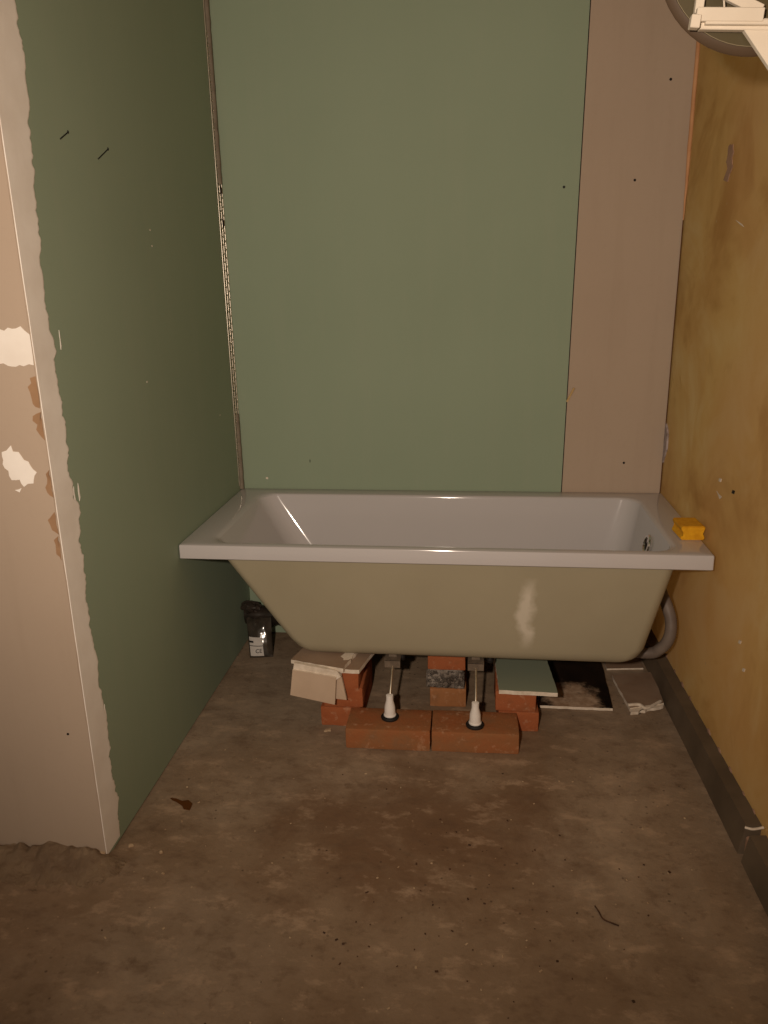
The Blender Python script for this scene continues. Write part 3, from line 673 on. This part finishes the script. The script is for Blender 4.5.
bk = thing('wall_bracket', 'white metal wall bracket with a diagonal brace high on the ochre wall', 'bracket', (xr(BY), BY, 1.6))
def pbar(name, px0, px1, wpx, y, th=.012, wall=False):
    p, q = ony(*px0, y), ony(*px1, y)
    if wall: q = p + (q-p)*((xr(y)-.002-p.x)/(q.x-p.x))
    bm = bmesh.new(); bar(bm, p, q, wpx*abs(CAM.y-y)/F, th); bmesh.ops.bevel(bm, geom=bm.edges[:], offset=.001, segments=1, affect='EDGES'); return hang(finish(name, bm, 'white_metal'), bk)
pbar('rail', (699, 24.5), (768, 25.5), 9, BY+.002, .014, True)
pbar('slide', (696, 15), (763, 15.5), 10.5, BY-.010, .012)
pbar('slide', (705, 22.3), (768, 22.6), 4.2, BY-.009, .010, True)
pbar('end_cap', (690, 22), (699.5, 22.5), 10, BY-.012, .016)
pbar('post', (698, 14), (712, -90), 7, BY+.001, .012)
pbar('stay', (761, 11), (672, -33), 9, BY-.003, .010)
pbar('brace', (748, 18), (774, 57), 16.5, BY+.0025, .012, True)
pbar('wire', (724, 0), (724.5, 9), 1.5, BY-.010, .002)
p = ony(768, 25, BY); wz = ony(750, 24, BY-.022); w2_ = ony(774, 62, BY-.022); wz2 = (wz + (w2_-wz)*((xr(BY)-wz.x)/(w2_.x-wz.x))).z
boxo_ = boxo('wall_plate', (xr(BY)-.008, BY-.045, wz2-.05), (xr(BY)+.002, BY+.025, p.z+.16), 'white_metal', None, .002); hang(boxo_, bk)

# ================================================================ small things
# dry brown glue smear, thread, wood sliver
c = onz(184, 803, .0); pts = [onz(u, v) for u, v in ((170, 797), (176, 798), (182, 800), (189, 799), (193, 803), (190, 809), (184, 808), (179, 803), (172, 799))]
bm = bmesh.new(); plate(bm, ragged([Vector((p.x, p.y)) for p in pts], .002, .012), lambda q, d: (q.x, q.y, fz(q.x, q.y)-.001+d), .0028); tag(finish('glue_smear', bm, 'glue'), 'small dried brown glue smear on the floor near the green partition', 'smear')
bm = bmesh.new(); pts = [onz(u, v) for u, v in ((595, 905), (599, 911), (603, 918), (611, 922), (619, 925))]
tube(bm, [Vector((p.x, p.y, fz(p.x, p.y)+.0024)) for p in smooth_path(pts, 4)], .0017, 6); tag(finish('thread', bm, 'crumb_dark', None, 60), 'short dark curled thread on the open floor', 'thread')
a, b = ony(567, 402, -.004), ony(574, 388, -.010); bm = bmesh.new(); bar(bm, Vector((a.x, .002, a.z)), b, .006, .004); tag(finish('wood_sliver', bm, 'wood'), 'small wooden sliver stuck in the joint of green and pale boards', 'sliver')
c = ony(562, 406, 0); plateo('filler_speck', ragged([(c.x-.012, c.y-.004), (c.x, c.y-.012), (c.x+.008, c.y+.002), (c.x-.002, c.y+.008)], .003, .006), lambda q, d: (q.x, -.0007+d, q.y), .001, 'core', wb)
def chunk(u, v, r, mat, label, cat='rubble', flat=.7):
    p = onz(u, v); bm = bmesh.new(); bmesh.ops.create_icosphere(bm, subdivisions=2, radius=r)
    sd = random.random()*50
    for q in bm.verts: q.co *= 1+.5*noise.noise(q.co*(1.2/r)+Vector((sd, 0, 0))); q.co.z *= flat
    mz = min(q.co.z for q in bm.verts)
    o = finish('plaster_chunk' if mat == 'crumb' else 'brick_chip', bm, mat, None, 25); o.location = (p.x, p.y, fz(p.x, p.y)-mz-.001); return tag(o, label, cat, 'loose rubble on the floor')
chunk(80, 856, .010, 'crumb', 'largest pale plaster chunk at the foot of the pale partition front')
chunk(103, 860, .008, 'crumb', 'pale plaster chunk right below the white corner filler')
chunk(48, 853, .008, 'crumb_dark', 'dark brown chip at the foot of the pale partition front')
chunk(60, 848, .007, 'crumb', 'small pale chunk between dark chip and largest plaster chunk')
chunk(131, 846, .006, 'crumb', 'small pale chunk beside the bottom end of the green side')
chunk(161, 852, .005, 'crumb', 'small pale chunk on open floor just right of the partition corner')
p = onz(327, 731); bm = bmesh.new(); plate(bm, ragged([(p.x-.008, p.y-.005), (p.x+.01, p.y), (p.x+.012, p.y+.01), (p.x-.004, p.y+.007)], .002, .006), lambda q, d: (q.x, q.y, fz(q.x, q.y)-.0005+d), .005)
tag(finish('plaster_chunk', bm, 'crumb'), 'white plaster flake on the floor left of the front bricks', 'rubble', 'loose rubble on the floor')
# uncountable crumbs
bm = bmesh.new(); g = []
for i in range(161):
    x = -.75 + .80*i/160; row = []
    for j in range(33):
        y = YC+.002 - .17*j/32; t = j/32
        h = (.030*(1-t)**2.2*(.62+.6*noise.noise(Vector((x*14, y*14, 2)))) + .008*noise.noise(Vector((x*60, y*60, 4)))*(1-t))*max(0, min(1, (.055-x)/.08))
        row.append(bm.verts.new((x, y, fz(x, y)+max(h, -.004) - .001 - .006*t*t)))
    g.append(row)
for i in range(160):
    for j in range(32): bm.faces.new((g[i][j], g[i+1][j], g[i+1][j+1], g[i][j+1]))
bmesh.ops.solidify(bm, geom=bm.faces[:], thickness=.006)
M['spill'] = simple('spilt_mortar', (172, 148, 120), (146, 122, 98), scale=22, bump=.8, bd=.006)
o = finish('spilt_mortar', bm, 'spill', None, 50); o['kind'] = 'stuff'; tag(o, 'crumbly spilt mortar along the foot of the pale partition front', 'mortar')
def crumbs(name, n, mat, label, rng, area):
    bm = bmesh.new()
    for k in range(n):
        x, y = area(); r = random.uniform(*rng)
        m = Matrix.Translation((x, y, fz(x, y)+r*.25)) @ Matrix.Rotation(random.random()*6, 4, 'Z') @ Matrix.Diagonal((random.uniform(.7, 1.8), random.uniform(.6, 1.1), .6, 1))
        bmesh.ops.create_cube(bm, size=r*1.5, matrix=m @ Matrix.Rotation(random.random(), 4, 'X'))
    o = finish(name, bm, mat); o['kind'] = 'stuff'; return tag(o, label, 'crumbs')
def anywhere(): return random.uniform(.08, 1.42), random.uniform(-1.9, -.78)
def middle(): return random.gauss(.82, .22), max(-1.9, min(-.8, random.gauss(-1.3, .22)))
def corner(): return min(.10, random.gauss(-.06, .09)), YC-.02-abs(random.gauss(0, .05))
crumbs('pale_crumbs', 80, 'crumb', 'tiny pale plaster crumbs strewn over the floor', (.0012, .003), anywhere)
crumbs('dark_crumbs', 80, 'crumb_dark', 'tiny dark dirt grains strewn over the middle of the floor', (.001, .003), middle)
